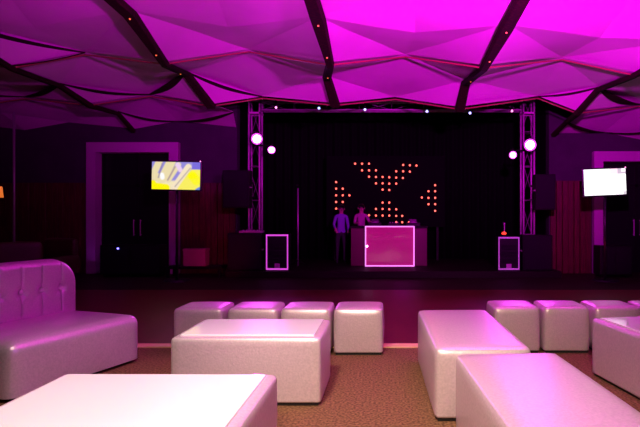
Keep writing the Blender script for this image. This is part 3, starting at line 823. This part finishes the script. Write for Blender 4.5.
def rig(h, la, ra, lean=0.0, stride=.0, turn=0):
    s = h/1.7
    J = [(0, 0, .92), (0, -.01-lean*.3, 1.10), (0, -lean*.7, 1.30), (0, -lean, 1.42), (0, -lean*1.15, 1.49), (0, -.012-lean*1.35, 1.56), (0, -.015-lean*1.45, 1.64)]
    rad = [(.15, .11), (.125, .10), (.15, .105), (.085, .07), (.052, .052), (.075, .088), (.07, .085)]
    E = [(0, 1), (1, 2), (2, 3), (3, 4), (4, 5), (5, 6)]
    for sd, arm in ((-1, la), (1, ra)):
        b = len(J)
        J += [(sd*.16, -lean*.85, 1.385), arm[0], arm[1]]; rad += [.058, .042, .03]
        E += [(3, b), (b, b+1), (b+1, b+2)]
        w = Vector(arm[1]); d = (w-Vector(arm[0])).normalized(); sdv = d.cross(Vector((0, .3, 1))).normalized()
        pb = len(J); J.append(tuple(w+d*.05)); rad.append((.034, .02)); E.append((b+2, pb))
        for k_, (off, L) in enumerate(((-.027, .075), (-.009, .088), (.009, .084), (.027, .066))):
            J.append(tuple(w+d*.08+sdv*off)); J.append(tuple(w+d*(.08+L*.6)+sdv*off*1.1)); J.append(tuple(w+d*(.08+L*.9)+sdv*off*1.1+Vector((0, 0, -.02)))); rad += [.0095, .009, .007]
            n_ = len(J); E += [(pb, n_-3), (n_-3, n_-2), (n_-2, n_-1)]
        J.append(tuple(w+d*.04-sdv*sd*.045)); J.append(tuple(w+d*.08-sdv*sd*.06)); rad += [.011, .009]; n_ = len(J); E += [(pb, n_-2), (n_-2, n_-1)]
    for sd in (-1, 1):
        b = len(J); f = sd*stride
        J += [(sd*.095, 0, .84), (sd*.11, -.03+f*.4, .48), (sd*.12, .02+f, .09), (sd*.13, -.06+f, .04), (sd*.135, -.16+f, .03)]
        rad += [.088, .06, .042, (.045, .035), (.035, .025)]; E += [(0, b), (b, b+1), (b+1, b+2), (b+2, b+3), (b+3, b+4)]
    J = [tuple(Vector(j)*s) for j in J]
    rad = [tuple(x*s for x in (r if isinstance(r, tuple) else (r, r))) for r in rad]
    return J, E, rad, Vector((0, -.016-lean*1.42, 1.615))*s, .099*s
J, E, rad, hd, hr = rig(1.5, ((-.22, -.06, 1.14), (-.18, -.24, 1.0)), ((.21, -.04, 1.12), (.18, -.2, .95)), .05, .06)
def zone(top, col_z):
    def f(c):
        if c.z > top: return 2
        if c.z < col_z: return 1
        if c.y < -.19: return 2
        return 0
    return f
PY = 13.95
person('person', J, E, rad, 'person in violet lit shirt and dark trousers standing left of the dj booth', [M['shirtp'], M['trousers'], M['skin']], zone(1.29, .80), hd, hr, 0, (XY(341, PY), PY, ZS), R(12))
J, E, rad, hd, hr = rig(1.52, ((-.20, -.14, 1.16), (-.13, -.34, 1.17)), ((.24, -.14, 1.20), (.32, -.33, 1.19)), .10, 0)
PY2 = 14.15
person('person', J, E, rad, 'person in pale pink lit top leaning over the dj booth', [M['shirtw'], M['trousers'], M['skin']], zone(1.31, .80), hd, hr, 0, (XY(361, PY2), PY2, ZS), R(8))

# ------------------------------------------------------------------ lights
def spot(name, loc, aim, power, col, size=60, blend=.5, r=.1):
    l = bpy.data.lights.new(name, 'SPOT'); l.energy = power; l.color = col; l.spot_size = R(size); l.spot_blend = blend; l.shadow_soft_size = r
    o = bpy.data.objects.new(name, l); COL.objects.link(o); o.location = loc
    o.rotation_euler = (Vector(aim)-Vector(loc)).to_track_quat('-Z', 'Y').to_euler(); return o
def area(name, loc, aim, power, col, sx, sy):
    l = bpy.data.lights.new(name, 'AREA'); l.energy = power; l.color = col; l.shape = 'RECTANGLE'; l.size = sx; l.size_y = sy
    o = bpy.data.objects.new(name, l); COL.objects.link(o); o.location = loc
    o.rotation_euler = (Vector(aim)-Vector(loc)).to_track_quat('-Z', 'Y').to_euler(); return o
MG = (1, .0, .95); MG2 = (.85, .05, 1)
# club wash lights hung under the canopy before the picture's top edge
spot('canopy_wash_right', (1.5, 3.6, 3.2), (1.7, 7.6, 4.7), 2600, MG, 106, .9, .1)
spot('canopy_wash_left', (-.8, 3.6, 3.2), (-2.5, 7.4, 4.5), 850, (1, 0, .95), 66, .9, .05)
spot('canopy_wash_corner', (-3.4, 4.4, 3.3), (-5.2, 7.2, 5.0), 150, (1, 0, .95), 60, .9, .05)
# warm lamps over and behind the viewer
spot('warm_front', (-.2, -1.4, 3.5), (.5, 4.3, 0), 1050, (1, .74, .56), 40, .7, .2)
spot('warm_downlight', (-.9, 1.9, 4.0), (-.7, 3.1, 0), 900, (1, .78, .66), 76, .9, .2)
spot('violet_side', (2.8, 1.2, 3.0), (-3.2, 4.8, .6), 190, (.65, .10, 1), 36, .8, .15)
for i, (P, aim) in enumerate(spots):
    d = (Vector(aim)-P).normalized()
    spot('stage_beam', P+d*.05, aim, 170 if i in (0, 2) else 80, MG2, 70, .9, .12)
spot('wall_wash_left', (-4.8, 9.8, 3.2), (-5.0, 12.8, 1.6), 34, (.8, .0, 1), 110, .9, .1)
spot('wall_red_left', (-3.4, 10.8, .3), (-4.1, 12.8, 1.2), 16, (1, .02, .12), 100, .9, .1)
spot('wall_wash_right', (4.6, 9.8, 3.2), (5.2, 12.8, 1.8), 10, (.8, .0, .9), 110, .9, .1)
spot('wall_red_right', (4.2, 10.6, .3), (4.6, 12.8, 1.2), 9, (1, .02, .1), 100, .9, .1)
spot('door_uplight', (pL0+.35, ZB-.5, .1), (pL0+.1, ZB-.1, 1.2), 2, (.6, .05, 1), 90, .8, .04)
spot('dance_wash', (.2, 11.6, 3.7), (.4, 6.0, 0), 45, (1, .0, .35), 60, .9, .1)

w = bpy.data.worlds.new('World'); SC.world = w; w.use_nodes = True
w.node_tree.nodes['Background'].inputs[0].default_value = (.03, .005, .03, 1); w.node_tree.nodes['Background'].inputs[1].default_value = .1

# ------------------------------------------------------------------ camera
cd = bpy.data.cameras.new('Camera'); cd.sensor_width = 36; cd.lens = F*36/640; cd.shift_y = 1.5/640; cd.shift_x = -68/640; cd.clip_start = .05
co = bpy.data.objects.new('Camera', cd); COL.objects.link(co); co.location = (0, 0, EYE); co.rotation_euler = (R(90), 0, TH)
SC.camera = co
SC.view_settings.view_transform = 'Standard'; SC.view_settings.look = 'None'; SC.view_settings.gamma = 1; SC.view_settings.use_curve_mapping = False
SC.view_settings.exposure = 0.0
